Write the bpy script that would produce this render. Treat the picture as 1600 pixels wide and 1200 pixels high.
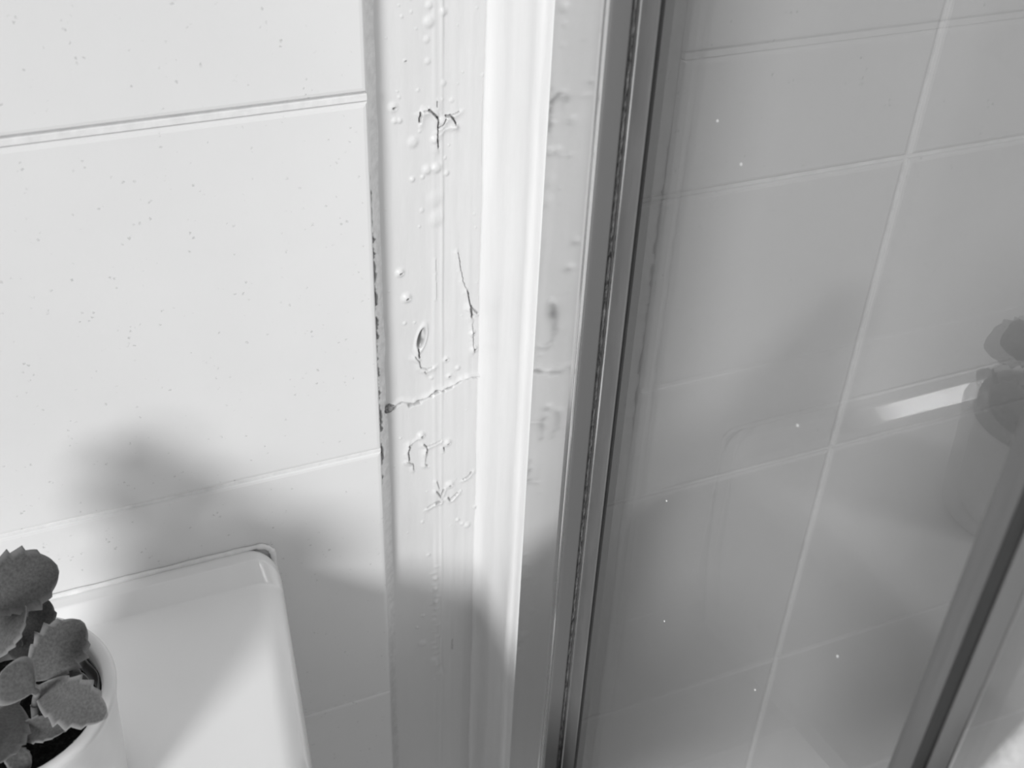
import bpy, bmesh, math, random
import numpy as np
from mathutils import Vector, Matrix, noise as mnoise

S = bpy.context.scene
COL = S.collection
for o in list(bpy.data.objects):
    bpy.data.objects.remove(o, do_unlink=True)

# ------------------------------------------------------------------ camera
cam_d = bpy.data.cameras.new('camera')
cam = bpy.data.objects.new('camera', cam_d)
COL.objects.link(cam)
RIGHT = Vector((0.9253, -0.3774, 0.0370))
DOWN = Vector((-0.2001, -0.5690, -0.7976))
FWD = Vector((0.3221, 0.7307, -0.6020))
m = Matrix((RIGHT, -DOWN, -FWD)).transposed().to_4x4()
m.translation = Vector((-0.1281, -0.4638, 0.2083))
cam.matrix_world = m
cam_d.sensor_fit = 'HORIZONTAL'
cam_d.sensor_width = 36.0
cam_d.lens = 1831.0 * 36.0 / 1600.0
cam_d.clip_start = 0.01
cam_d.dof.use_dof = True
cam_d.dof.focus_distance = 0.56
cam_d.dof.aperture_fstop = 13.0
S.camera = cam

# ------------------------------------------------------------------ light
world = bpy.data.worlds.new('World')
S.world = world
world.use_nodes = True
bg = world.node_tree.nodes['Background']
bg.inputs['Color'].default_value = (1, 1, 1, 1)
bg.inputs['Strength'].default_value = 0.385
sun_d = bpy.data.lights.new('window_light', 'SUN')
sun_d.energy = 2.72
sun_d.angle = math.radians(13.0)
sun = bpy.data.objects.new('window_light', sun_d)
COL.objects.link(sun)
sun.location = (-1.5, -1.5, 0.8)
sun.rotation_euler = Vector((1.02, 1.0, -0.53)).to_track_quat('-Z', 'Y').to_euler()
S.view_settings.view_transform = 'Standard'
S.view_settings.look = 'None'
S.view_settings.exposure = 0.0
S.view_settings.gamma = 1.0
S.view_settings.use_curve_mapping = False

# ------------------------------------------------------------------ materials
def grey(v):
    return (v, v, v, 1)

def new_mat(name, v=0.7, rough=0.5, metallic=0.0, spec=0.5, coat=0.0):
    mt = bpy.data.materials.new(name)
    mt.use_nodes = True
    b = mt.node_tree.nodes['Principled BSDF']
    b.inputs['Base Color'].default_value = grey(v)
    b.inputs['Roughness'].default_value = rough
    b.inputs['Metallic'].default_value = metallic
    b.inputs['Specular IOR Level'].default_value = spec
    b.inputs['Coat Weight'].default_value = coat
    b.inputs['Coat Roughness'].default_value = 0.05
    return mt, mt.node_tree, b

def coords(nt, scale=(1, 1, 1), kind='Object'):
    tc = nt.nodes.new('ShaderNodeTexCoord')
    mp = nt.nodes.new('ShaderNodeMapping')
    mp.inputs['Scale'].default_value = scale
    nt.links.new(tc.outputs[kind], mp.inputs['Vector'])
    return mp.outputs['Vector']

def noise_tex(nt, vec, scale, detail=4, rough=0.5):
    n = nt.nodes.new('ShaderNodeTexNoise')
    n.inputs['Scale'].default_value = scale
    n.inputs['Detail'].default_value = detail
    n.inputs['Roughness'].default_value = rough
    nt.links.new(vec, n.inputs['Vector'])
    return n.outputs['Fac']

def ramp(nt, fac, stops):
    r = nt.nodes.new('ShaderNodeValToRGB')
    els = r.color_ramp.elements
    while len(els) < len(stops):
        els.new(0.5)
    for e, (p, v) in zip(els, stops):
        e.position = p
        e.color = grey(v)
    nt.links.new(fac, r.inputs['Fac'])
    return r.outputs['Color']

def mul(nt, a, b, mode='MULTIPLY', fac=1.0):
    mx = nt.nodes.new('ShaderNodeMix')
    mx.data_type = 'RGBA'
    mx.blend_type = mode
    mx.inputs[0].default_value = fac
    nt.links.new(a, mx.inputs[6])
    nt.links.new(b, mx.inputs[7])
    return mx.outputs[2]

def bump(nt, b, height, strength=0.2, dist=0.001):
    bn = nt.nodes.new('ShaderNodeBump')
    bn.inputs['Strength'].default_value = strength
    bn.inputs['Distance'].default_value = dist
    nt.links.new(height, bn.inputs['Height'])
    nt.links.new(bn.outputs['Normal'], b.inputs['Normal'])
    return bn

def mat_tile(name, v):
    mt, nt, b = new_mat(name, v, 0.42, spec=0.35)
    geo = nt.nodes.new('ShaderNodeNewGeometry')
    mp = nt.nodes.new('ShaderNodeMapping')
    nt.links.new(geo.outputs['Position'], mp.inputs['Vector'])
    vec = mp.outputs['Vector']
    # sparse little pin holes gathered in patches
    vor = nt.nodes.new('ShaderNodeTexVoronoi')
    vor.inputs['Scale'].default_value = 300
    vor.inputs['Randomness'].default_value = 1.0
    wn = nt.nodes.new('ShaderNodeTexNoise')
    wn.inputs['Scale'].default_value = 900
    nt.links.new(vec, wn.inputs['Vector'])
    wob_ = nt.nodes.new('ShaderNodeVectorMath'); wob_.operation = 'SCALE'
    wob_.inputs['Scale'].default_value = 0.0022
    nt.links.new(wn.outputs['Color'], wob_.inputs[0])
    add_ = nt.nodes.new('ShaderNodeVectorMath'); add_.operation = 'ADD'
    nt.links.new(vec, add_.inputs[0]); nt.links.new(wob_.outputs[0], add_.inputs[1])
    nt.links.new(add_.outputs[0], vor.inputs['Vector'])
    dots = ramp(nt, vor.outputs['Distance'], [(0.0, 0.0), (0.12, 0.15), (0.24, 1.0)])
    sel = ramp(nt, noise_tex(nt, vec, 110, 2), [(0.0, 1.0), (0.57, 1.0), (0.64, 0.0)])
    hole = mul(nt, dots, sel, 'LIGHTEN')
    col = ramp(nt, hole, [(0.0, v * 0.74), (1.0, v)])
    cloud = ramp(nt, noise_tex(nt, vec, 9, 5, 0.6), [(0.3, 0.955), (0.7, 1.0)])
    nt.links.new(mul(nt, col, cloud), b.inputs['Base Color'])
    h = mul(nt, hole, noise_tex(nt, vec, 600, 3), 'ADD', 0.25)
    bump(nt, b, h, 0.22, 0.0006)
    return mt

def mat_paint(name, v):
    mt, nt, b = new_mat(name, v, 0.33, spec=0.45)
    geo = nt.nodes.new('ShaderNodeNewGeometry')
    mp = nt.nodes.new('ShaderNodeMapping')
    mp.inputs['Scale'].default_value = (1, 1, 0.06)
    nt.links.new(geo.outputs['Position'], mp.inputs['Vector'])
    brush = noise_tex(nt, mp.outputs['Vector'], 420, 4, 0.6)
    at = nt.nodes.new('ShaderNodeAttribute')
    at.attribute_name = 'bare_shade'  # exposed substrate, plus shade painted under the lifted lip
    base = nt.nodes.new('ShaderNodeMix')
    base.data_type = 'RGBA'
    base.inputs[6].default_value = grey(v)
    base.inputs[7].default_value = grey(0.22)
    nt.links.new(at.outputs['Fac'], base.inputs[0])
    wash = ramp(nt, noise_tex(nt, mp.outputs['Vector'], 60, 3), [(0.3, 0.95), (0.7, 1.0)])
    nt.links.new(mul(nt, base.outputs[2], wash), b.inputs['Base Color'])
    bump(nt, b, brush, 0.12, 0.0006)
    return mt

def mat_noisy(name, lo, hi, scale, rough, metallic=0.0, spec=0.5, bstr=0.0, bdist=0.001, stretch=(1, 1, 1), coat=0.0):
    mt, nt, b = new_mat(name, hi, rough, metallic, spec, coat)
    vec = coords(nt, stretch)
    f = noise_tex(nt, vec, scale, 5, 0.6)
    nt.links.new(ramp(nt, f, [(0.32, lo), (0.68, hi)]), b.inputs['Base Color'])
    if bstr:
        bump(nt, b, f, bstr, bdist)
    return mt

M = {}
M['tile'] = mat_tile('white_tile', 0.76)
M['shower_tile'] = mat_tile('shower_tile', 0.72)
M['grout'] = mat_noisy('grout', 0.70, 0.80, 160, 0.75, bstr=0.2, bdist=0.0004)
M['mortar'] = mat_noisy('dark_mortar', 0.05, 0.16, 260, 0.9, bstr=0.5, bdist=0.001)
M['paint'] = mat_paint('white_gloss_paint', 0.695)
M['bead'] = mat_noisy('sealant', 0.72, 0.78, 70, 0.28, bstr=0.12, bdist=0.0012, stretch=(1, 1, 0.12))
M['caulk'] = mat_noisy('old_caulk', 0.60, 0.74, 240, 0.5, bstr=0.3, bdist=0.0006)
M['plaster'] = mat_noisy('bare_plaster', 0.10, 0.34, 420, 0.9, bstr=0.6, bdist=0.001)
M['ceramic'] = mat_noisy('glazed_ceramic', 0.84, 0.87, 8, 0.07, spec=0.6, coat=0.3)
M['silicone'] = mat_noisy('silicone', 0.74, 0.84, 140, 0.3, bstr=0.3, bdist=0.0008)
M['polished'] = mat_noisy('polished_aluminium', 0.66, 0.72, 25, 0.10, metallic=1.0, stretch=(1, 1, 0.1))
M['satin_dark'] = mat_noisy('dark_satin_metal', 0.19, 0.21, 40, 0.3, metallic=0.5, stretch=(1, 1, 0.05))
M['lip'] = mat_noisy('grey_plastic', 0.115, 0.14, 160, 0.4, spec=0.4, stretch=(1, 1, 0.2))
M['edge_light'] = new_mat('bright_edge_metal', 0.85, 0.2, 1.0)[0]
M['dirt'] = mat_noisy('grimy_gasket', 0.012, 0.20, 700, 0.7, bstr=0.8, bdist=0.001, stretch=(1, 1, 0.3))
M['flap'] = mat_noisy('grey_flap', 0.10, 0.14, 60, 0.45, stretch=(1, 1, 0.1))
M['rubber'] = mat_noisy('black_rubber', 0.018, 0.04, 60, 0.5, stretch=(1, 1, 0.1))
M['satin'] = mat_noisy('satin_aluminium', 0.24, 0.27, 60, 0.4, metallic=0.7, stretch=(1, 1, 0.05))
M['pot'] = mat_noisy('white_pot_glaze', 0.74, 0.80, 30, 0.3, spec=0.5, bstr=0.05)
M['floor'] = mat_noisy('grey_floor', 0.19, 0.23, 6, 0.5)
M['wall_plain'] = mat_noisy('plain_wall', 0.30, 0.34, 5, 0.6)
M['cloth'] = mat_noisy('white_cloth', 0.50, 0.60, 500, 0.9, bstr=0.5, bdist=0.0015)
M['spot'] = new_mat('lime_spot', 0.85, 0.5)[0]
M['crumb'] = mat_noisy('pale_crumb', 0.3, 0.7, 300, 0.9)

def mat_soil():
    mt, nt, b = new_mat('potting_soil', 0.01, 0.95, spec=0.2)
    vec = coords(nt)
    f = noise_tex(nt, vec, 420, 5, 0.7)
    nt.links.new(ramp(nt, f, [(0.45, 0.004), (0.66, 0.02), (0.78, 0.10)]), b.inputs['Base Color'])
    bump(nt, b, f, 0.8, 0.002)
    return mt
M['soil'] = mat_soil()

def mat_leaf():
    mt, nt, b = new_mat('felted_leaf', 0.16, 0.75, spec=0.25)
    vec = coords(nt)
    f = noise_tex(nt, vec, 900, 3, 0.6)
    g = noise_tex(nt, vec, 70, 4, 0.5)
    col = ramp(nt, f, [(0.3, 0.075), (0.7, 0.135)])
    col2 = ramp(nt, g, [(0.3, 0.85), (0.7, 1.0)])
    at = nt.nodes.new('ShaderNodeAttribute')
    at.attribute_name = 'margin'
    mx = nt.nodes.new('ShaderNodeMix')
    mx.data_type = 'RGBA'
    nt.links.new(at.outputs['Fac'], mx.inputs[0])
    nt.links.new(mul(nt, col, col2), mx.inputs[6])
    mx.inputs[7].default_value = grey(0.24)
    nt.links.new(mx.outputs[2], b.inputs['Base Color'])
    b.inputs['Sheen Weight'].default_value = 0.35
    b.inputs['Sheen Roughness'].default_value = 0.5
    bump(nt, b, f, 0.3, 0.0006)
    return mt
M['leaf'] = mat_leaf()
M['stem'] = mat_noisy('plant_stem', 0.12, 0.2, 200, 0.7)

def mat_glass():
    mt = bpy.data.materials.new('shower_glass')
    mt.use_nodes = True
    nt = mt.node_tree
    nt.nodes.clear()
    out = nt.nodes.new('ShaderNodeOutputMaterial')
    mix = nt.nodes.new('ShaderNodeMixShader')
    tr = nt.nodes.new('ShaderNodeBsdfTransparent')
    tr.inputs['Color'].default_value = grey(0.875)
    gl = nt.nodes.new('ShaderNodeBsdfGlossy')
    gl.inputs['Roughness'].default_value = 0.008
    fr = nt.nodes.new('ShaderNodeFresnel')
    fr.inputs['IOR'].default_value = 1.5
    geo = nt.nodes.new('ShaderNodeNewGeometry')
    # same reflectance from either side of the sheet
    sw = nt.nodes.new('ShaderNodeMix')
    sw.data_type = 'FLOAT'
    sw.inputs[2].default_value = 1.5
    sw.inputs[3].default_value = 1.0 / 1.5
    nt.links.new(geo.outputs['Backfacing'], sw.inputs[0])
    lw = nt.nodes.new('ShaderNodeLayerWeight')
    lw.inputs['Blend'].default_value = 0.5
    fres = nt.nodes.new('ShaderNodeMath')
    fres.operation = 'POWER'
    nt.links.new(lw.outputs['Facing'], fres.inputs[0])
    fres.inputs[1].default_value = 5.0
    mad = nt.nodes.new('ShaderNodeMath')
    mad.operation = 'MULTIPLY_ADD'
    nt.links.new(fres.outputs[0], mad.inputs[0])
    mad.inputs[1].default_value = 0.89
    mad.inputs[2].default_value = 0.11
    nt.links.new(mad.outputs[0], mix.inputs[0])
    nt.links.new(tr.outputs[0], mix.inputs[1])
    nt.links.new(gl.outputs[0], mix.inputs[2])
    for n in (fr, sw, geo):
        nt.nodes.remove(n)
    nt.links.new(mix.outputs[0], out.inputs['Surface'])
    return mt
M['glass'] = mat_glass()

# ------------------------------------------------------------------ helpers
def obj(name, verts, faces, mat, parent=None, smooth=True):
    me = bpy.data.meshes.new(name)
    me.from_pydata([tuple(v) for v in verts], [], [tuple(f) for f in faces])
    me.update()
    if smooth:
        me.polygons.foreach_set('use_smooth', [True] * len(me.polygons))
    me.materials.append(mat)
    o = bpy.data.objects.new(name, me)
    COL.objects.link(o)
    if parent:
        o.parent = parent
    return o

def obj_bm(name, bm, mat, parent=None, smooth=False):
    bmesh.ops.recalc_face_normals(bm, faces=bm.faces)
    me = bpy.data.meshes.new(name)
    bm.to_mesh(me)
    bm.free()
    if smooth:
        me.polygons.foreach_set('use_smooth', [True] * len(me.polygons))
    me.materials.append(mat)
    o = bpy.data.objects.new(name, me)
    COL.objects.link(o)
    if parent:
        o.parent = parent
    return o

def empty(name, loc):
    o = bpy.data.objects.new(name, None)
    o.location = loc
    o.empty_display_size = 0.02
    COL.objects.link(o)
    return o

def tag(o, label=None, cat=None, group=None, kind=None):
    if label: o['label'] = label
    if cat: o['category'] = cat
    if group: o['group'] = group
    if kind: o['kind'] = kind
    return o

def box_bm(x0, x1, y0, y1, z0, z1, bevel=0.0, seg=2):
    bm = bmesh.new()
    bmesh.ops.create_cube(bm, size=1.0)
    for v in bm.verts:
        v.co = Vector((x0 + (v.co.x + .5) * (x1 - x0), y0 + (v.co.y + .5) * (y1 - y0), z0 + (v.co.z + .5) * (z1 - z0)))
    if bevel:
        bmesh.ops.bevel(bm, geom=list(bm.edges), offset=bevel, segments=seg, profile=0.5, affect='EDGES')
    return bm

def grid_faces(nr, nc, off=0, flip=False):
    f = []
    for i in range(nr - 1):
        for j in range(nc - 1):
            a = off + i * nc + j
            q = (a, a + 1, a + nc + 1, a + nc)
            f.append(q[::-1] if flip else q)
    return f

def prism(name, section, z0, z1, mat, parent=None, step=None, wob=None, closed=True, smooth=False, caps=True):
    """extrude an (x, y) section along z"""
    n = max(2, int(round((z1 - z0) / step)) + 1) if step else 2
    V, F = [], []
    k = len(section)
    for i in range(n):
        z = z0 + (z1 - z0) * i / (n - 1)
        for j, (x, y) in enumerate(section):
            dx = dy = 0.0
            if wob:
                dx, dy = wob(j, z)
            V.append((x + dx, y + dy, z))
    for i in range(n - 1):
        for j in range(k if closed else k - 1):
            a = i * k + j
            b = i * k + (j + 1) % k
            F.append((a, b, b + k, a + k))
    if closed and caps:
        F.append(tuple(range(k))[::-1])
        F.append(tuple((n - 1) * k + j for j in range(k)))
    o = obj(name, V, F, mat, parent, smooth)
    bm = bmesh.new(); bm.from_mesh(o.data)
    bmesh.ops.recalc_face_normals(bm, faces=bm.faces)
    bm.to_mesh(o.data); bm.free()
    return o

def nz(x, y=0.0, z=0.0):
    return mnoise.noise(Vector((x, y, z)))

ZT, ZB = 0.75, -0.95          # height range of the modelled walls

# ------------------------------------------------------------------ tiled walls
REC = 0.012                    # painted strip lies this far behind the tile face

def tile_mesh(name, x0, x1, z0, z1, bev, mat, parent, y0=0.0, thick=0.011):
    """one tile: flat face, cushioned edge"""
    prof = [(0.0, thick), (0.0, bev * 0.9), (bev * 0.12, bev * 0.45), (bev * 0.45, bev * 0.12), (bev, 0.0)]
    V, F = [], []
    for inset, y in prof:
        V += [(x0 + inset, y0 + y, z0 + inset), (x1 - inset, y0 + y, z0 + inset), (x1 - inset, y0 + y, z1 - inset), (x0 + inset, y0 + y, z1 - inset)]
    for i in range(len(prof) - 1):
        for j in range(4):
            a = i * 4 + j; b = i * 4 + (j + 1) % 4
            F.append((a, b, b + 4, a + 4))
    l = (len(prof) - 1) * 4
    F.append((l, l + 1, l + 2, l + 3))
    cx, cz = (x0 + x1) / 2, (z0 + z1) / 2
    V = [(x - cx, y - y0, z - cz) for x, y, z in V]
    o = obj(name, V, F, mat, parent, False)
    o.location = (cx, y0, cz)
    bm = bmesh.new(); bm.from_mesh(o.data)
    bmesh.ops.recalc_face_normals(bm, faces=bm.faces)
    # smooth rounded border, flat face stays crisp
    bm.to_mesh(o.data); bm.free()
    return o

wall_back = obj_bm('wall_back', box_bm(-1.0, 0.000, 0.0025, 0.12, ZB, ZT), M['grout'])
tag(wall_back, 'white tiled wall behind the washbasin', None, None, 'structure')
XR = 0.0022
rows = [0.6, 0.4, 0.2, 0.0, -0.2, -0.4, -0.6, -0.8]
cols = [XR, -0.333, -0.666, -0.999]
HALF = {0.0: 0.0021}
for zt, zb in zip(rows[:-1], rows[1:]):
    for xr, xl in zip(cols[:-1], cols[1:]):
        tile_mesh('tile', xl + 0.0012, xr - (0.0 if xr == XR else 0.0012), zb + HALF.get(zb, 0.0007), zt - HALF.get(zt, 0.0007), 0.0024, M['tile'], wall_back)
# the flush grout line with a hairline crack on both sides
bm = box_bm(-0.999, XR - 0.0002, 0.0003, 0.006, -0.00165, 0.00165, 0.0004, 2)
obj_bm('grout_line', bm, M['grout'], wall_back)
for zj in (-0.2, -0.4, 0.2):
    obj_bm('grout_line', box_bm(-0.999, XR - 0.0002, 0.0008, 0.006, zj - 0.0012, zj + 0.0012, 0.0004, 2), M['grout'], wall_back)

wall_shower = obj_bm('wall_shower', box_bm(0.0835, 0.96, 0.0022, 0.12, ZB, ZT), M['grout'])
tag(wall_shower, 'tiled shower wall seen through the glass', None, None, 'structure')
srows = [0.558, 0.347, 0.136, -0.075, -0.286, -0.498, -0.709, -0.92]
scols = [0.0845, 0.31, 0.643, 0.95]
for zt, zb in zip(srows[:-1], srows[1:]):
    for xl, xr in zip(scols[:-1], scols[1:]):
        tile_mesh('tile', xl + 0.0013, xr - 0.0013, zb + 0.0012, zt - 0.0012, 0.0026, M['shower_tile'], wall_shower)

floor = obj_bm('floor', box_bm(-1.0, 0.96, -1.4, 0.12, ZB - 0.05, ZB), M['floor'])
tag(floor, 'grey bathroom floor', None, None, 'structure')
wall_right = obj_bm('wall_right', box_bm(0.96, 1.04, -1.4, 0.12, ZB, ZT), M['wall_plain'])
tag(wall_right, 'far side wall of the shower', None, None, 'structure')

# ------------------------------------------------------------------ painted strip with blisters
def seg_dist(X, Z, pts):
    d = np.full(X.shape, 1e9)
    side = np.zeros(X.shape)
    for (ax, az), (bx, bz) in zip(pts[:-1], pts[1:]):
        vx, vz = bx - ax, bz - az
        L2 = vx * vx + vz * vz + 1e-12
        t = np.clip(((X - ax) * vx + (Z - az) * vz) / L2, 0, 1)
        px, pz = ax + t * vx, az + t * vz
        dd = np.hypot(X - px, Z - pz)
        s = (X - ax) * vz - (Z - az) * vx
        upd = dd < d
        d = np.where(upd, dd, d)
        side = np.where(upd, s / math.sqrt(L2), side)
    return d, side

def vnoise(X, Z, sx, sz, seed):
    """smooth value noise on a numpy grid"""
    rng = np.random.RandomState(seed)
    T = rng.rand(64, 64)
    u = X / sx; v = Z / sz
    iu = np.floor(u).astype(int); iv = np.floor(v).astype(int)
    fu = u - iu; fv = v - iv
    fu = fu * fu * (3 - 2 * fu); fv = fv * fv * (3 - 2 * fv)
    g = lambda a, b: T[a % 64, b % 64]
    return (g(iu, iv) * (1 - fu) + g(iu + 1, iv) * fu) * (1 - fv) + (g(iu, iv + 1) * (1 - fu) + g(iu + 1, iv + 1) * fu) * fv - 0.5

def build_strip():
    xs = np.concatenate([np.arange(-12, 4, 2.0), np.arange(4, 68.01, 0.4), [70.0]])
    zs = np.concatenate([np.arange(750, 60, -30), np.arange(60, -440, -0.42), np.arange(-440, -951, -30)])
    X, Z = np.meshgrid(xs, zs)
    H = np.zeros_like(X)
    bare_shade = np.zeros_like(X)
    # general unevenness of many coats of brushed paint
    H += 0.35 * vnoise(X, Z, 9, 40, 1) + 0.18 * vnoise(X, Z, 3.2, 22, 2) + 0.05 * vnoise(X, Z, 1.1, 5, 3)
    H += 0.30 * vnoise(X, Z, 14, 14, 4)
    # old vertical ridges
    for xr, a, w in ((36.5, 0.30, 1.1), (40.5, 0.35, 0.9), (47.0, 0.22, 1.6), (55.0, 0.18, 1.4)):
        xw = xr + 1.2 * vnoise(X * 0, Z, 1, 55, int(xr))
        H += 1.5 * a * np.exp(-((X - xw) / w) ** 2) * (0.6 + 0.8 * vnoise(X * 0 + xr, Z, 1, 25, int(xr) + 1))
    st = 1 / (1 + np.exp(-(X - 40.8 - 0.8 * vnoise(X * 0, Z, 1, 30, 9)) / 0.25))
    H -= 0.4 * st * np.exp(-((Z + 60) / 110) ** 2)
    # pimples and blisters: x, z, radius, height, burst
    P = [(18.3, -98.8, 2.0, 1.3, 1), (21.4, -114.1, 2.3, 1.4, 1), (34.1, 25.8, 2.2, 1.0, 0), (34.2, 33.1, 1.5, .7, 0), (40.9, 29.6, 1.6, .7, 0),
         (23.0, 9.4, .7, .5, 1), (16.9, -11.7, 2.0, .8, 1), (17.6, -18.2, 1.2, .7, 0), (19.8, -18.5, 1.1, .7, 0), (26.0, -29.8, 2.3, .9, 0),
         (37.5, -44.6, 2.2, 1.2, 0), (32.7, -44.9, 2.0, 1.0, 0), (25.4, -48.7, 1.1, .7, 0), (30.5, -48.2, .9, .6, 0), (42.7, -48.4, 1.2, .7, 0),
         (37.5, -72.0, 3.4, .8, 0), (36.8, -60.7, 3.4, .6, 0), (33.0, 18.0, 1.4, .5, 0), (33.5, 8.0, 1.3, .5, 0), (41.0, -3.0, 1.3, .5, 0),
         (20.1, -129.3, .9, .6, 0), (28.2, -205.8, 2.1, 1.3, 1), (43.7, -215.6, 2.1, 1.3, 1), (45.0, -247.4, 2.2, 1.2, 1),
         (56.6, -283.3, 1.8, 1.1, 0), (50.4, -277.1, 1.1, .8, 0), (53.3, -281.2, 1.1, .7, 0), (28.4, -271.5, .9, .5, 0),
         (36.2, -321.6, 1.4, .7, 0), (36.2, -331.0, 1.5, .8, 0), (36.1, -342.4, 1.6, .9, 0), (28.0, -352.4, 1.1, .7, 0), (27.4, -378.3, 2.4, .8, 0),
         (36.0, -400.7, 4.2, 1.2, 0), (40.4, -412.3, 2.6, .7, 0), (42.7, -157.7, 1.6, .8, 1), (49.3, -164.8, 1.3, .8, 0), (34.4, -167.6, 1.0, .6, 0),
         (44.6, -169.2, 1.5, .7, 1), (57.3, -143.7, 1.6, 1.0, 1), (58.3, -154.3, 2.0, 1.0, 1), (62.0, -270.0, 1.6, .7, 1), (32.0, -300.0, 1.2, .4, 0),
         (24.0, -362.0, 1.0, .5, 0), (30.0, -66.0, 1.1, .4, 0), (45.0, -12.0, 1.0, .4, 0), (40.5, -22.0, 1.4, .6, 0), (36.0, -30.0, 1.5, .7, 0)]
    rng = random.Random(5)
    for k in range(46):
        P.append((rng.uniform(12, 60), rng.uniform(-300, 50), rng.uniform(.35, .75), rng.uniform(.15, .45), 0))
    for x, z, r, h, burst in P:
        q = np.hypot(X - x, (Z - z) * 0.9) / r
        H += 1.15 * h * np.exp(-q ** 3)
        if burst:
            cx, cz = x + r * .35, z - r * .25
            d = np.hypot((X - cx) / 0.7, (Z - cz) / (0.45 + 0.2 * vnoise(X, Z, .7, .7, 7)))
            hole = np.exp(-(d / (0.95 * r ** .5)) ** 4)
            H -= 2.0 * h * hole
            bare_shade = np.maximum(bare_shade, hole * .9)
    # cracks: groove, one lifted edge
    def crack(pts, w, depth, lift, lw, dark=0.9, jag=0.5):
        nonlocal H, bare_shade
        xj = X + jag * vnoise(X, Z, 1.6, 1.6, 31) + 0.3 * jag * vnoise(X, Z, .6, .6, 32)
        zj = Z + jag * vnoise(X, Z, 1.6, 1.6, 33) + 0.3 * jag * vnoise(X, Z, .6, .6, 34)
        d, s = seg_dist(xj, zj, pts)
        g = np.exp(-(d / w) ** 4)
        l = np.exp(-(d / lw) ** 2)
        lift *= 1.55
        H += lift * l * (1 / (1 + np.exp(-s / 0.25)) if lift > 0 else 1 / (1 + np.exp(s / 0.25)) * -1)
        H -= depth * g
        bare_shade = np.maximum(bare_shade, g * dark)
    crack([(29.5, -20.5), (29.9, -16.0)], .50, 1.8, .6, 2.5)
    crack([(29.9, -15.5), (34.2, -15.2)], .22, 1.0, .5, 2.5, .5)
    crack([(34.2, -15.2), (36.0, -17.0), (38.2, -19.6)], .55, 1.9, .7, 2.5)
    crack([(38.2, -19.2), (38.2, -24.5), (38.0, -30.0), (38.5, -34.8)], .36, 1.7, .6, 2.5)
    crack([(38.2, -25.0), (40.7, -23.9), (42.2, -20.7)], .26, 1.2, .5, 2.0, .7)
    crack([(42.2, -19.4), (44.7, -19.4), (47.3, -23.9)], .48, 1.8, .8, 3.0)
    crack([(45.5, -19.4), (48.8, -18.0)], .22, 1.0, .5, 2.0, .5)
    crack([(38.4, -28.0), (41.0, -25.4), (46.5, -24.4)], .20, .4, .5, 2.0, .1)
    crack([(38.1, -14.5), (38.0, -11.5)], .25, 1.0, .4, 1.5, .6)
    # long thin split on the right
    crack([(48.9, -93.2), (51.9, -110.8), (54.1, -117.0)], .25, .8, .6, 2.0, .25)
    crack([(54.1, -117.0), (56.0, -127.2)], .40, 1.4, .7, 2.2, .6)
    crack([(56.0, -127.2), (57.2, -133.5)], .75, 1.8, .9, 2.6, .7)
    crack([(57.2, -128.5), (60.0, -132.0)], .45, 1.2, .6, 1.6, .5)
    crack([(57.5, -138.0), (58.3, -156.0)], .25, .7, .6, 2.0, .3)
    crack([(37.2, -95.0), (37.6, -118.0)], .18, .4, .35, 1.2, .1)
    # burst lens with bare plaster
    d = np.hypot((X - 29.0 - .2 * (Z + 141)) / 2.1, (Z + 141.0) / 6.2)
    lens = np.exp(-d ** 6)
    H += 0.9 * np.exp(-((d - 1.25) / .35) ** 2) - 1.7 * lens
    core = np.hypot((X - 30.2) / .9, (Z + 139.0) / 3.2)
    H += 1.3 * np.exp(-core ** 4)
    bare_shade = np.maximum(bare_shade, lens * .95 * (1 - .8 * np.exp(-core ** 4)))
    crack([(27.3, -147.5), (28.0, -153.0)], .45, 1.6, .7, 2.0)
    crack([(25.6, -152.0), (27.7, -155.0), (28.4, -159.5), (32.3, -161.5), (35.0, -160.5)], .34, .9, .8, 2.4, .35)
    crack([(30.4, -162.0), (31.8, -164.5)], .30, .9, .5, 1.5, .4)
    # horizontal break with a lifted upper lip, shade below it painted dark
    hor = [(12.0, -181.6), (18.0, -179.6), (23.0, -181.6), (28.0, -181.4), (33.6, -179.3), (37.0, -176.9), (40.2, -177.6), (45.0, -176.5), (48.3, -175.2), (51.9, -173.4), (56.8, -172.6), (62.4, -174.0)]
    crack([(x, z - .55) for x, z in hor], .85, .7, 0.0001, 1.0, .30, 1.1)  # dark band stands in for the lip's shaded underside
    d, s = seg_dist(X + .8 * vnoise(X, Z, 2.2, 2.2, 41), Z + .8 * vnoise(X, Z, 2.2, 2.2, 42), hor)
    zc = np.interp(X, [p[0] for p in hor], [p[1] for p in hor])
    up = 1 / (1 + np.exp(-(Z - zc) / .25))
    H += 1.9 * np.exp(-(d / 2.2) ** 2) * up * (0.7 + .9 * vnoise(X, Z, 4, 4, 43))
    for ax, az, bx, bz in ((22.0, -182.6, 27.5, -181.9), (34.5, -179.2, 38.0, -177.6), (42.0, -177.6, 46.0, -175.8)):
        crack([(ax, az - .8), (bx, bz - .8)], 1.15, 1.1, .0001, 1, .6, .9)  # darker stretches of the same painted shade
    # lower group: torn flakes
    crack([(21.5, -211.0), (20.6, -217.0), (21.2, -222.0)], .42, 1.3, .9, 2.2, .6)
    crack([(20.0, -222.5), (23.1, -225.3), (23.9, -230.0)], .30, .9, .6, 1.8, .4)
    crack([(28.2, -207.5), (23.0, -210.5), (21.5, -213.0)], .2, .5, .5, 1.8, .15)
    crack([(30.0, -213.0), (31.5, -215.6), (31.2, -219.5)], .50, 1.2, .8, 2.2, .55)
    crack([(31.5, -215.6), (36.4, -214.1), (39.5, -213.0)], .40, 1.0, .6, 1.8, .35)
    crack([(31.0, -219.0), (30.6, -228.0)], .2, .6, .6, 2.2, .2)
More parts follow.
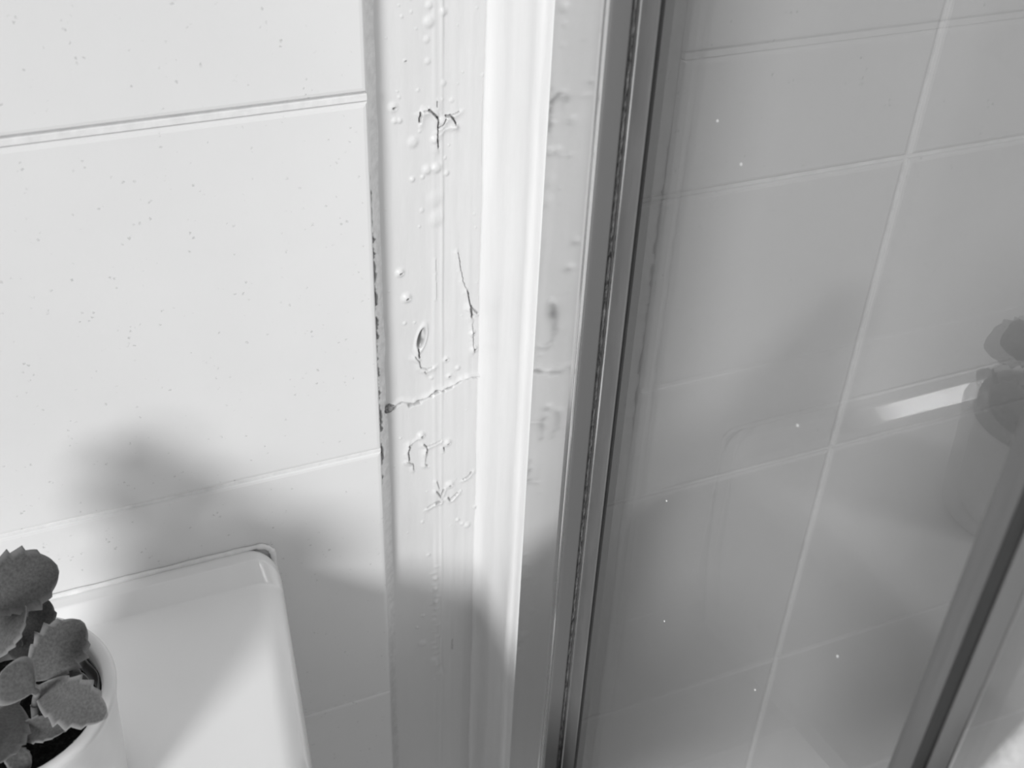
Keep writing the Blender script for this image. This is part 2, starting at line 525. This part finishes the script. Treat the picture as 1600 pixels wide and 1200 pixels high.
    crack([(41.5, -218.5), (41.8, -221.0)], .4, 1.2, .5, 1.4, .6)
    crack([(31.0, -228.5), (32.0, -229.5)], .5, .9, .4, 1.4, .4)
    crack([(37.5, -243.0), (38.9, -249.0)], .25, .9, .5, 1.8, .4)
    crack([(37.0, -250.5), (40.0, -255.5), (41.5, -250.5)], .45, 1.3, .7, 2.0, .5)
    crack([(31.5, -261.5), (36.0, -259.0), (39.2, -258.5)], .35, 1.2, .7, 2.2, .5)
    crack([(37.0, -259.8), (39.6, -259.4)], .6, 1.4, .5, 1.4, .7)
    crack([(44.5, -257.5), (45.5, -260.0), (50.0, -255.8)], .6, 1.3, .7, 2.0, .6)
    crack([(53.5, -246.0), (57.0, -244.5), (58.6, -242.0)], .38, 1.2, .7, 1.8, .6)
    crack([(47.8, -383.0), (47.6, -392.0)], .5, .9, .3, 1.5, .35)
    for zz in np.arange(-312, -420, -5.3):
        xx = 36.0 + 1.5 * math.sin(zz * .7)
        q = np.hypot((X - xx) / 2.2, (Z - zz) / 1.2)
        H += .35 * np.exp(-q ** 2)
    # fades to nothing where the strip tucks behind tile and sealant
    edge = np.clip((X - 5.0) / 3.0, 0, 1) * np.clip((69.0 - X) / 4.0, 0, 1)
    H *= edge
    V = np.stack([X / 1000, REC - H / 1000, Z / 1000], -1).reshape(-1, 3)
    nr, nc = X.shape
    idx = np.arange(nr * nc).reshape(nr, nc)
    Q = np.stack([idx[:-1, :-1], idx[1:, :-1], idx[1:, 1:], idx[:-1, 1:]], -1).reshape(-1, 4)
    me = bpy.data.meshes.new('trim_1')
    me.vertices.add(len(V)); me.vertices.foreach_set('co', V.ravel())
    me.loops.add(Q.size); me.loops.foreach_set('vertex_index', Q.ravel().astype(np.int32))
    me.polygons.add(len(Q)); me.polygons.foreach_set('loop_start', np.arange(0, Q.size, 4, dtype=np.int32))
    me.polygons.foreach_set('use_smooth', np.ones(len(Q), dtype=bool))
    me.update(calc_edges=True)
    at = me.attributes.new('bare_shade', 'FLOAT', 'POINT')
    at.data.foreach_set('value', np.clip(bare_shade, 0, 1).ravel())
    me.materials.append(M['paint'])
    o = bpy.data.objects.new('trim_1', me)
    COL.objects.link(o)
    return o

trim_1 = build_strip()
tag(trim_1, 'white painted wall strip with blistered and cracked paint', None, None, 'structure')
obj_bm('wall_core', box_bm(-0.012, 0.090, 0.016, 0.12, ZB, ZT), M['mortar'], trim_1)

# lump of bare plaster where the break meets the tile
def lump(name, loc, size, mat, parent, seed):
    bm = bmesh.new()
    bmesh.ops.create_icosphere(bm, subdivisions=3, radius=1.0)
    for v in bm.verts:
        n = 1 + .55 * nz(v.co.x * 1.6 + seed, v.co.y * 1.6, v.co.z * 1.6) + .25 * nz(v.co.x * 4 + seed, v.co.y * 4, v.co.z * 4)
        v.co = Vector((v.co.x * size[0] * n, v.co.y * size[1] * n, v.co.z * size[2] * n + .35 * v.co.x * size[2]))
    o = obj_bm(name, bm, mat, parent)
    o.location = loc
    return o
lump('plaster_lump', (0.0098, REC, -0.1815), (.0036, .0026, .0024), M['plaster'], trim_1, 3.1)

# old caulk between tile edge and strip, torn away over a long stretch
def build_caulk():
    V, F = [], []
    n = 0
    zz = np.concatenate([np.arange(ZT, 0.06, -0.05), np.arange(0.06, -0.44, -0.0008), np.arange(-0.44, ZB, -0.05)])
    for z in zz:
        torn = max(0.0, min(1.0, (-z - 0.030) / 0.05)) * max(0.0, min(1.0, (z + 0.235) / 0.02))
        a = nz(z * 300, 1.7) * .7 + nz(z * 900, 4.2) * .45 + nz(z * 70, 9.1) * .5
        gap = torn * max(0.0, 0.00095 + 0.0028 * a + .0008 * nz(z * 28, 6.1))
        if -0.19 < z < -0.178: gap += .0006
        up = 0.0002 * nz(z * 120, 3.3)
        x0 = XR - 0.0002 + gap
        V += [(x0, REC, z), (x0, 0.0035 + up, z), (x0 + .0010, 0.0045 + up, z), (x0 + .0028, 0.0085 + up, z), (0.0085 + .0006 * nz(z * 60), REC - .0003, z), (0.011, REC + .0006, z)]
        n += 1
    F = grid_faces(n, 6)
    o = obj('trim_3', V, F, M['caulk'], None, True)
    return o
trim_3 = build_caulk()
tag(trim_3, 'torn white caulk line along the tile edge', None, None, 'structure')
obj_bm('gap_mortar', box_bm(-0.001, XR + .0022, 0.0080, 0.0112, -0.232, -0.030), M['mortar'], trim_3)

# ------------------------------------------------------------------ sealant cove in the corner
sec = [(.0600, .0127), (.0618, .0115), (.0632, .0094), (.0640, .0066), (.0645, .0035), (.0647, .0000), (.0647, -.0055), (.0645, -.0090), (.0648, -.0120),
       (.0652, -.0165), (.0653, -.0220), (.0652, -.0275), (.0648, -.0315), (.0642, -.0340), (.0640, -.0360), (.0643, -.0382), (.0652, -.0398),
       (.0658, -.0405), (.0659, -.0435), (.0661, -.0470), (.0664, -.0475), (.0664, .0130)]
def bead_wob(j, z):
    if j >= 19: return (0, 0)
    a = .00035 * nz(z * 22, j * .25) + .00012 * nz(z * 90, j * .5)
    b = .00020 * nz(z * 140, j * 1.1)
    return (a + b, a * .7)
trim_2 = prism('trim_2', sec, ZB, ZT, M['bead'], None, 0.004, bead_wob, True, True, False)
tag(trim_2, 'rounded white sealant strip in the corner beside the metal profile', None, None, 'structure')

# ------------------------------------------------------------------ shower screen
screen = empty('shower_screen', (0.075, -0.10, ZB + 0.03))
tag(screen, 'framed glass shower screen with polished wall profile and grimy seal', 'shower screen')
def sp(name, section, mat, **k):
    o = prism(name, section, ZB + 0.03, 0.74, mat, screen, **k)
    o.matrix_parent_inverse = screen.matrix_basis.inverted()
    return o
def par(o, p):
    o.parent = p
    o.matrix_parent_inverse = Matrix.Translation(-p.location) if p.parent is None else Matrix.Identity(4)
    return o
prof = sp('wall_profile', [(.0664, .0110), (.0664, -.0870), (.0667, -.0884), (.0673, -.0890), (.0673, -.0895), (.0670, -.0899), (.0669, -.0910), (.0673, -.0918), (.0680, -.0921),
                    (.0750, -.0921), (.0750, -.0860), (.0800, -.0860), (.0800, .0110)], M['polished'])
sp('cover_strip', [(.0673, -.0922), (.0671, -.0930), (.0674, -.0938), (.0682, -.0942), (.0738, -.0961), (.0743, -.0960), (.0745, -.0955), (.0745, -.0922)], M['satin_dark'])
def gw(j, z):
    return (.0003 * nz(z * 260, j * 3.0), .0005 * nz(z * 330, j * 2.0 + 7))
sp('gasket', [(.0746, -.0865), (.0746, -.0940), (.0756, -.0944), (.0771, -.0942), (.0771, -.0865)], M['dirt'], step=0.002, wob=gw)
sp('clamp_lip', [(.0775, -.0865), (.0775, -.0958), (.0780, -.0966), (.0792, -.1060), (.0796, -.1066), (.0800, -.1062), (.0800, -.0865)], M['lip'])
sp('lip_edge', [(.0773, -.0954), (.0773, -.0961), (.0777, -.0967), (.0781, -.0965), (.0781, -.0954)], M['edge_light'])
sp('back_lip', [(.0860, -.0865), (.0860, -.0960), (.0878, -.0960), (.0878, -.0865)], M['lip'])
glass = sp('glass_pane', [(.0802, -.0880), (.0802, -.3130), (.0858, -.3130), (.0858, -.0880)], M['glass'])
# vertical seal and end post on the near side of the pane
sp('seal_flap', [(.0800, -.3045), (.0795, -.3065), (.0790, -.3105), (.0791, -.3130), (.0802, -.3130), (.0802, -.3045)], M['flap'])
sp('edge_seal', [(.0792, -.3128), (.0788, -.3140), (.0790, -.3168), (.0800, -.3175), (.0870, -.3175), (.0870, -.3132)], M['rubber'])
sp('end_post', [(.0795, -.3175), (.0785, -.3185), (.0785, -.3245), (.0790, -.3248), (.0880, -.3182), (.0880, -.3175)], M['satin'])
glass2 = sp('glass_pane', [(.0791, -.3254), (.0791, -.7800), (.0846, -.7800), (.0846, -.3254)], M['glass'])

spots = [(-0.1697, 0.0368), (-0.1522, 0.0445), (-0.1574, -0.1239), (-0.2255, -0.0310), (-0.1703, -0.1848), (-0.2708, -0.0955), (-0.2366, -0.1536)]
sb = None
for y, z in spots:
    if sb is None:
        b_ = bmesh.new()
        bmesh.ops.create_icosphere(b_, subdivisions=1, radius=0.0005)
        for v in b_.verts: v.co.x *= 0.4
        sb = obj_bm('water_spot', b_, M['spot'], glass, True)
        o = sb
    else:
        o = sb.copy(); COL.objects.link(o); o.parent = glass
    o.matrix_parent_inverse = Matrix.Identity(4)
    o.location = (.0801, y, z)

# ------------------------------------------------------------------ washbasin
DECK, LIP = -0.257, -0.2465
def smooth(t):
    t = max(0.0, min(1.0, t)); return t * t * (3 - 2 * t)

def chamfer(t, e=.12):
    """straight ramp with short rounded ends"""
    t = max(0.0, min(1.0, t)); k = 1 / (1 - e)
    if t < e: return k * t * t / (2 * e)
    if t > 1 - e: return 1 - k * (1 - t) ** 2 / (2 * e)
    return k * (t - e / 2)

def build_basin():
    root = empty('washbasin', (-0.34, -0.22, -0.43))
    ys = [0.0, -.0012, -.0025, -.004] + [-.004 - .0005 * i for i in range(1, 29)] + [-.0205, -.025, -.03, -.04] + [-.05 - .0125 * i for i in range(27)]
    yf = ys[-1]
    rf = 0.022
    ys = [y for y in ys if y > yf + rf + .001]
    angs = [math.radians(a) for a in range(0, 91, 10)]
    fr = [(yf + rf - rf * math.sin(a), rf * (1 - math.cos(a))) for a in angs]
    rowsY = [(y, 0.0) for y in ys] + fr
    r = 0.015
    roll = [(r * (1 - math.sin(a)), r * (1 - math.cos(a))) for a in [math.radians(90 - 7.5 * i) for i in range(13)]]
    rightd = [(0.012, 0.165), (0.004, 0.10), (0.0008, 0.03)] + roll
    W = 0.58
    flat = [(0.015 + (W - .03) * i / 60, 0.0) for i in range(1, 60)]
    left = [(W - d, p) for d, p in rightd[::-1]]
    colsX = rightd + flat + left
    V = []
    def xr(y):
        x = -0.0585 - .116 * abs(y)
        if y > -.007:
            t = (y + .007) / .007
            x -= .007 * (1 - math.sqrt(max(0, 1 - t * t))) * .75
        t = (-y + yf + 0.06)
        if y < yf + .06:
            t = min(1.0, (yf + .06 - y) / .06)
            x -= .06 * (1 - math.sqrt(max(0, 1 - t * t * .96)))
        return x
    for y, dz in rowsY:
        top = DECK + (LIP - DECK) * (1 - chamfer((-y - .0095) / .0090))
        # soft crown on the lip itself
        if y > -.0045:
            top -= .0012 * (1 - math.sin(min(1, -y / .0045) * math.pi / 2))
        width = W - 2 * (-0.0585 - xr(y))
        for d, p in colsX:
            x = xr(y) - d * (width / W if d > .02 else 1) if d < W - .02 else xr(y) - width + (W - d)
            z = top
            e = math.hypot((x + .355) / .165, (y + .275) / .095)
            z -= .11 * smooth((1.05 - e) / .55)
            # along the side the raised back lip runs out into the roll
            k = min(1.0, p / r)
            z = z * (1 - k) + min(z, DECK) * k if p < .02 else DECK
            V.append((x, y, z - p - dz))
    nc = len(colsX)
    # front skirt
    for dz, dy in ((0.05, .003), (0.10, .018), (0.165, .04)):
        y = yf
        width = W - 2 * (-0.0585 - xr(y))
        for d, p in colsX:
            x = xr(y) - d * (width / W if d > .02 else 1) if d < W - .02 else xr(y) - width + (W - d)
            V.append((x, y + dy, min(DECK - rf - dz, DECK - p - .0)))
    nr = len(rowsY) + 3
    F = grid_faces(nr, nc)
    o = obj('basin', V, F, M['ceramic'], root, True)
    bm = bmesh.new(); bm.from_mesh(o.data)
    edges = [e for e in bm.edges if e.is_boundary]
    bmesh.ops.recalc_face_normals(bm, faces=bm.faces)
    up = sum(f.normal.z for f in bm.faces)
    if up < 0: bmesh.ops.reverse_faces(bm, faces=bm.faces)
    bm.to_mesh(o.data); bm.free()
    o.matrix_parent_inverse = Matrix.Translation(-root.location)
    # silicone joint against the wall
    path = []
    for i in range(140):
        x = -0.62 + (0.62 - 0.0700) * i / 139
        path.append(Vector((x, -.0010, LIP + .0002)))
    for i in range(1, 15):
        a = i / 14 * math.pi / 2
        path.append(Vector((-0.0700 + .0085 * math.sin(a), -.0012, LIP + .0002 - .0085 * (1 - math.cos(a)))))
    for i in range(1, 46):
        path.append(Vector((-0.0615 + .0010 * (i / 45), -.0006, LIP - .0083 - .0028 * i)))
    V, F = [], []
    K = 10
    for i, pnt in enumerate(path):
        t = (path[min(i + 1, len(path) - 1)] - path[max(i - 1, 0)]).normalized()
        n = Vector((0, -1, 0)); b = t.cross(n).normalized()
        rr = (.0017 + .0005 * nz(i * .35, 2.0) + .0004 * nz(i * 1.3, 5.0))
        if i > 158: rr *= .6
        for k in range(K):
            a = 2 * math.pi * k / K
            V.append(pnt + n * math.cos(a) * rr * .8 + b * math.sin(a) * rr)
    for i in range(len(path) - 1):
        for k in range(K):
            a = i * K + k; c = i * K + (k + 1) % K
            F.append((a, c, c + K, a + K))
    s = obj('silicone_joint', V, F, M['silicone'], root, True)
    s.matrix_parent_inverse = Matrix.Translation(-root.location)
    tag(s, 'uneven white silicone joint')
    return root
basin = build_basin()
tag(basin, 'white glazed washbasin fixed to the tiled wall, plant pot on it', 'washbasin')

# ------------------------------------------------------------------ potted plant
PC = Vector((-0.1930, -0.1106, DECK + .0006))
plant = empty('potted_plant', PC)
tag(plant, 'small potted plant with felted toothed leaves on the washbasin', 'plant')

def lathe(name, prof, mat, n=56, wob=None):
    V, F = [], []
    for r, z in prof:
        for k in range(n):
            a = 2 * math.pi * k / n
            rr = r + (wob(r, z, a) if wob else 0)
            V.append((rr * math.cos(a), rr * math.sin(a), z))
    for i in range(len(prof) - 1):
        for k in range(n):
            a = i * n + k; b = i * n + (k + 1) % n
            F.append((a, b, b + n, a + n))
    F.append(tuple(range(n))[::-1])
    F.append(tuple((len(prof) - 1) * n + k for k in range(n)))
    return obj(name, V, F, mat, plant, True)
RH = 0.069
pot = lathe('pot', [(.0360, .0005), (.0385, 0.0), (.0402, .002), (.0414, .02), (.0428, .045), (.0440, RH - .008), (.0452, RH - .004), (.0456, RH - .0015), (.0450, RH - .0002), (.0437, RH + .0002),
             (.0405, RH - .0006), (.0393, RH - .003), (.0385, RH - .010), (.0378, RH - .02), (.0370, RH - .03), (.0368, RH - .031)], M['pot'])
tag(pot, 'round white pot with thick rim')
bm_l = []
lathe('pot_liner', [(.0380, RH - .030), (.0383, RH - .008), (.0377, RH - .0065), (.0372, RH - .008), (.0366, RH - .030)], M['lip'], 72,
      lambda r, z, a: .0007 * math.sin(a * 13 + z * 300) * (1 if z > RH - .02 else .4))
# soil
V, F = [], []
nr_, nk = 14, 48
for i in range(nr_):
    r = .0368 * i / (nr_ - 1)
    for k in range(nk):
        a = 2 * math.pi * k / nk
        x, y = r * math.cos(a), r * math.sin(a)
        V.append((x, y, RH - .019 + .0022 * nz(x * 160, y * 160) + .0014 * nz(x * 400, y * 400, 3)))
for i in range(nr_ - 1):
    for k in range(nk):
        a = i * nk + k; b = i * nk + (k + 1) % nk
        F.append((a, b, b + nk, a + nk))
obj('soil', V, F, M['soil'], plant, True)
rng = random.Random(11)
for k in range(16):
    a = rng.uniform(-1.9, 1.3); r = rng.uniform(.010, .034)
    s = rng.uniform(.0006, .0013)
    lump('soil_crumb', (r * math.cos(a), r * math.sin(a), RH - .0175), (s, s * .8, s * .7), M['crumb'], plant, k * 2.3)

def leaf(b, t, w, nrm, bend=.12, cup=.15, teeth=.07, thick=.0016, obov=.62, petiole=.16):
    """one toothed leaf from base point to tip point (world metres)"""
    b = Vector(b) - PC; t = Vector(t) - PC
    ax = (t - b); L = ax.length; ax.normalize()
    n = Vector(nrm); n = (n - ax * n.dot(ax)).normalized()
    sd = ax.cross(n)
    nu, nv = 56, 9
    top, bot, marg = [], [], []
    for i in range(nu):
        u = i / (nu - 1)
        e = max(0.0, (u - petiole * .5) / (1 - petiole * .5))
        hw = (math.sin(math.pi * min(1, e) ** (1.0 / (2 * (1 - obov)) ** .9)) ** .62 if e > 0 else 0) * w / 2
        if u > .97: hw = max(hw, w * .05)
        hw = max(hw, w * .075) if u < .9 else hw
        if u > .45:
            ph = ((u - .45) * 7.2) % 1.0
            hw *= 1 + teeth * (ph ** 1.6 - .5) * 2.4
        hgt = bend * L * math.sin(math.pi * u * .9) - bend * L * .35 * u * u
        for j in range(nv):
            s = j / (nv - 1) * 2 - 1
            p = b + ax * (u * L) + sd * (s * hw) + n * (hgt + cup * hw * (s * s) * 1.0 - .06 * hw * (1 - abs(s)) ** 4)
            th = thick * (1 - .75 * abs(s) ** 3) * (1 - .6 * u ** 6)
            top.append(p + n * th / 2); bot.append(p - n * th / 2)
            marg.append(1.0 if abs(s) > .97 or u > .985 else 0.0)
    V = top + bot
    N = nu * nv
    F = grid_faces(nu, nv) + grid_faces(nu, nv, N, True)
    for i in range(nu - 1):
        a = i * nv; F.append((a, a + nv, a + nv + N, a + N))
        a = i * nv + nv - 1; F.append((a + nv, a, a + N, a + nv + N))
    for j in range(nv - 1):
        a = (nu - 1) * nv + j; F.append((a, a + 1, a + 1 + N, a + N))
        a = j; F.append((a + 1, a, a + N, a + 1 + N))
    o = obj('leaf', V, F, M['leaf'], plant, True)
    at = o.data.attributes.new('margin', 'FLOAT', 'POINT')
    at.data.foreach_set('value', marg + marg)
    bm = bmesh.new(); bm.from_mesh(o.data)
    bmesh.ops.recalc_face_normals(bm, faces=bm.faces)
    bm.to_mesh(o.data); bm.free()
    return o

CAMN = Vector((0.1, -0.69, 0.72))
leaves = [
    # in view
    ((-.2007, -.0939, -.1460), (-.1610, -.0814, -.1520), .0270, (.15, -.75, .65), .05, .10, .07),
    ((-.1959, -.1015, -.1760), (-.1757, -.0941, -.1550), .0210, (-.62, -.50, .60), .10, .22, .05),
    ((-.1830, -.0831, -.1920), (-.1690, -.0754, -.1740), .0155, (.10, -.75, .65), .05, .12, .08),
    ((-.1912, -.0773, -.1950), (-.1744, -.0859, -.1870), .0155, (.10, -.60, .80), .05, .12, .05),
    ((-.1824, -.1098, -.1850), (-.1561, -.0979, -.1690), .0225, (.12, -.70, .70), .06, .14, .09),
    ((-.1761, -.1299, -.1680), (-.1871, -.1257, -.1570), .0200, (.11, -.69, .72), .04, -.12, .0),
    ((-.1805, -.1106, -.1850), (-.1533, -.1442, -.1760), .0205, (.07, -.60, .79), .06, .14, .09),
    ((-.1785, -.1049, -.1950), (-.1582, -.1151, -.1870), .0155, (.07, -.66, .75), .06, .10, .08),
    ((-.1872, -.1066, -.1950), (-.1963, -.1466, -.1820), .0185, (.12, -.55, .80), .06, .12, .06),
    ((-.1927, -.1246, -.1950), (-.1701, -.1331, -.1900), .0115, (.10, -.30, .90), .10, .30, .06),
    ((-.1941, -.1337, -.1880), (-.1849, -.1435, -.1940), .0095, (.12, -.63, .77), .05, .10, .04),
    # the rest of the crown, past the left border of the picture
    ((-0.2010, -0.0990, -0.1310), (-0.2130, -0.0730, -0.1190), .0200, (-.5, -.6, .6), .08, .12, .07),
    ((-0.2020, -0.1010, -0.1330), (-0.2400, -0.0940, -0.1250), .0300, (-.3, -.7, .6), .08, .12, .07),
    ((-0.2020, -0.1000, -0.1250), (-0.2010, -0.0900, -0.1030), .0130, (-.2, -.9, .2), .05, .12, .07),
    ((-0.2020, -0.1030, -0.1530), (-0.2430, -0.1130, -0.1530), .0300, (-.5, -.5, .6), .08, .12, .07),
    ((-0.2010, -0.1050, -0.1580), (-0.2310, -0.0780, -0.1480), .0300, (-.5, -.7, .5), .08, .12, .07),
    ((-0.2000, -0.1060, -0.1730), (-0.2380, -0.1280, -0.1730), .0300, (-.5, -.5, .6), .08, .12, .07),
    ((-0.1980, -0.1060, -0.1780), (-0.2230, -0.0830, -0.1780), .0300, (-.5, -.6, .6), .08, .12, .07),
    ((-0.1990, -0.1080, -0.1480), (-0.2030, -0.1380, -0.1330), .0260, (-.6, -.3, .7), .08, .12, .07),
]
for a in leaves:
    leaf(*a)
def stem(pts, r0, r1):
    V, F = [], []
    K = 8
    P = [Vector(p) - PC for p in pts]
    for i, p in enumerate(P):
        r = r0 + (r1 - r0) * i / (len(P) - 1)
        for k in range(K):
            a = 2 * math.pi * k / K
            V.append(p + Vector((math.cos(a) * r, math.sin(a) * r, 0)))
    for i in range(len(P) - 1):
        for k in range(K):
            a = i * K + k; b = i * K + (k + 1) % K
            F.append((a, b, b + K, a + K))
    F.append(tuple((len(P) - 1) * K + k for k in range(K)))
    obj('stem', V, F, M['stem'], plant, True)
stem([(-.192, -.109, -.212), (-.193, -.106, -.190), (-.197, -.102, -.165), (-.201, -.099, -.135), (-.202, -.099, -.116)], .0032, .0018)
stem([(-.183, -.113, -.212), (-.181, -.112, -.196), (-.178, -.121, -.180), (-.1761, -.1299, -.1680)], .0022, .0013)

# ------------------------------------------------------------------ white cloth hung outside the door glass
kb = bmesh.new()
bmesh.ops.create_cone(kb, cap_ends=True, segments=24, radius1=.009, radius2=.009, depth=.0130)
bmesh.ops.rotate(kb, verts=kb.verts, cent=(0, 0, 0), matrix=Matrix.Rotation(math.pi / 2, 3, 'Y'))
bmesh.ops.translate(kb, verts=kb.verts, vec=(.0730, -.46, .075))
k_ = obj_bm('door_knob', kb, M['polished'], screen, True)
k_.matrix_parent_inverse = screen.matrix_basis.inverted()
def build_towel():
    nr, nc = 60, 70
    V = []
    for i in range(nr):
        v = i / (nr - 1)
        z = .086 - .56 * v
        left = -.3500 + .0078 * ((-.028 - z) / .0343) * (1 if z > -.12 else 1 - min(.8, (-.12 - z) * 3))
        spread = smooth(v * 5 + .1)
        for j in range(nc):
            u = j / (nc - 1)
            yl = -.46 + (left + .46) * spread
            yr = -.46 - .13 * spread
            y = yl + (yr - yl) * u + .002 * nz(z * 60, u * 5)
            x = .0620 + .0095 * math.sin(u * 19 + 1.2 * nz(z * 4, 2)) * (.35 + .65 * spread) * .6 - .004 * (1 - spread)
            x += .0012 * nz(u * 30, z * 150)
            V.append((x, y, z))
    N = nr * nc
    V += [(x - .004, y, z) for x, y, z in V]
    F = grid_faces(nr, nc) + grid_faces(nr, nc, N, True)
    for i in range(nr - 1):
        a = i * nc; F.append((a, a + nc, a + nc + N, a + N))
        a = i * nc + nc - 1; F.append((a, a + nc, a + nc + N, a + N))
    for j in range(nc - 1):
        F.append((j, j + 1, j + 1 + N, j + N))
        a = (nr - 1) * nc + j; F.append((a, a + 1, a + 1 + N, a + N))
    o = obj('towel', V, F, M['cloth'], None, True)
    bm = bmesh.new(); bm.from_mesh(o.data)
    bmesh.ops.recalc_face_normals(bm, faces=bm.faces)
    bm.to_mesh(o.data); bm.free()
    return o
towel = build_towel()
tag(towel, 'bright white cloth hanging at the bottom right corner of the picture', 'towel')
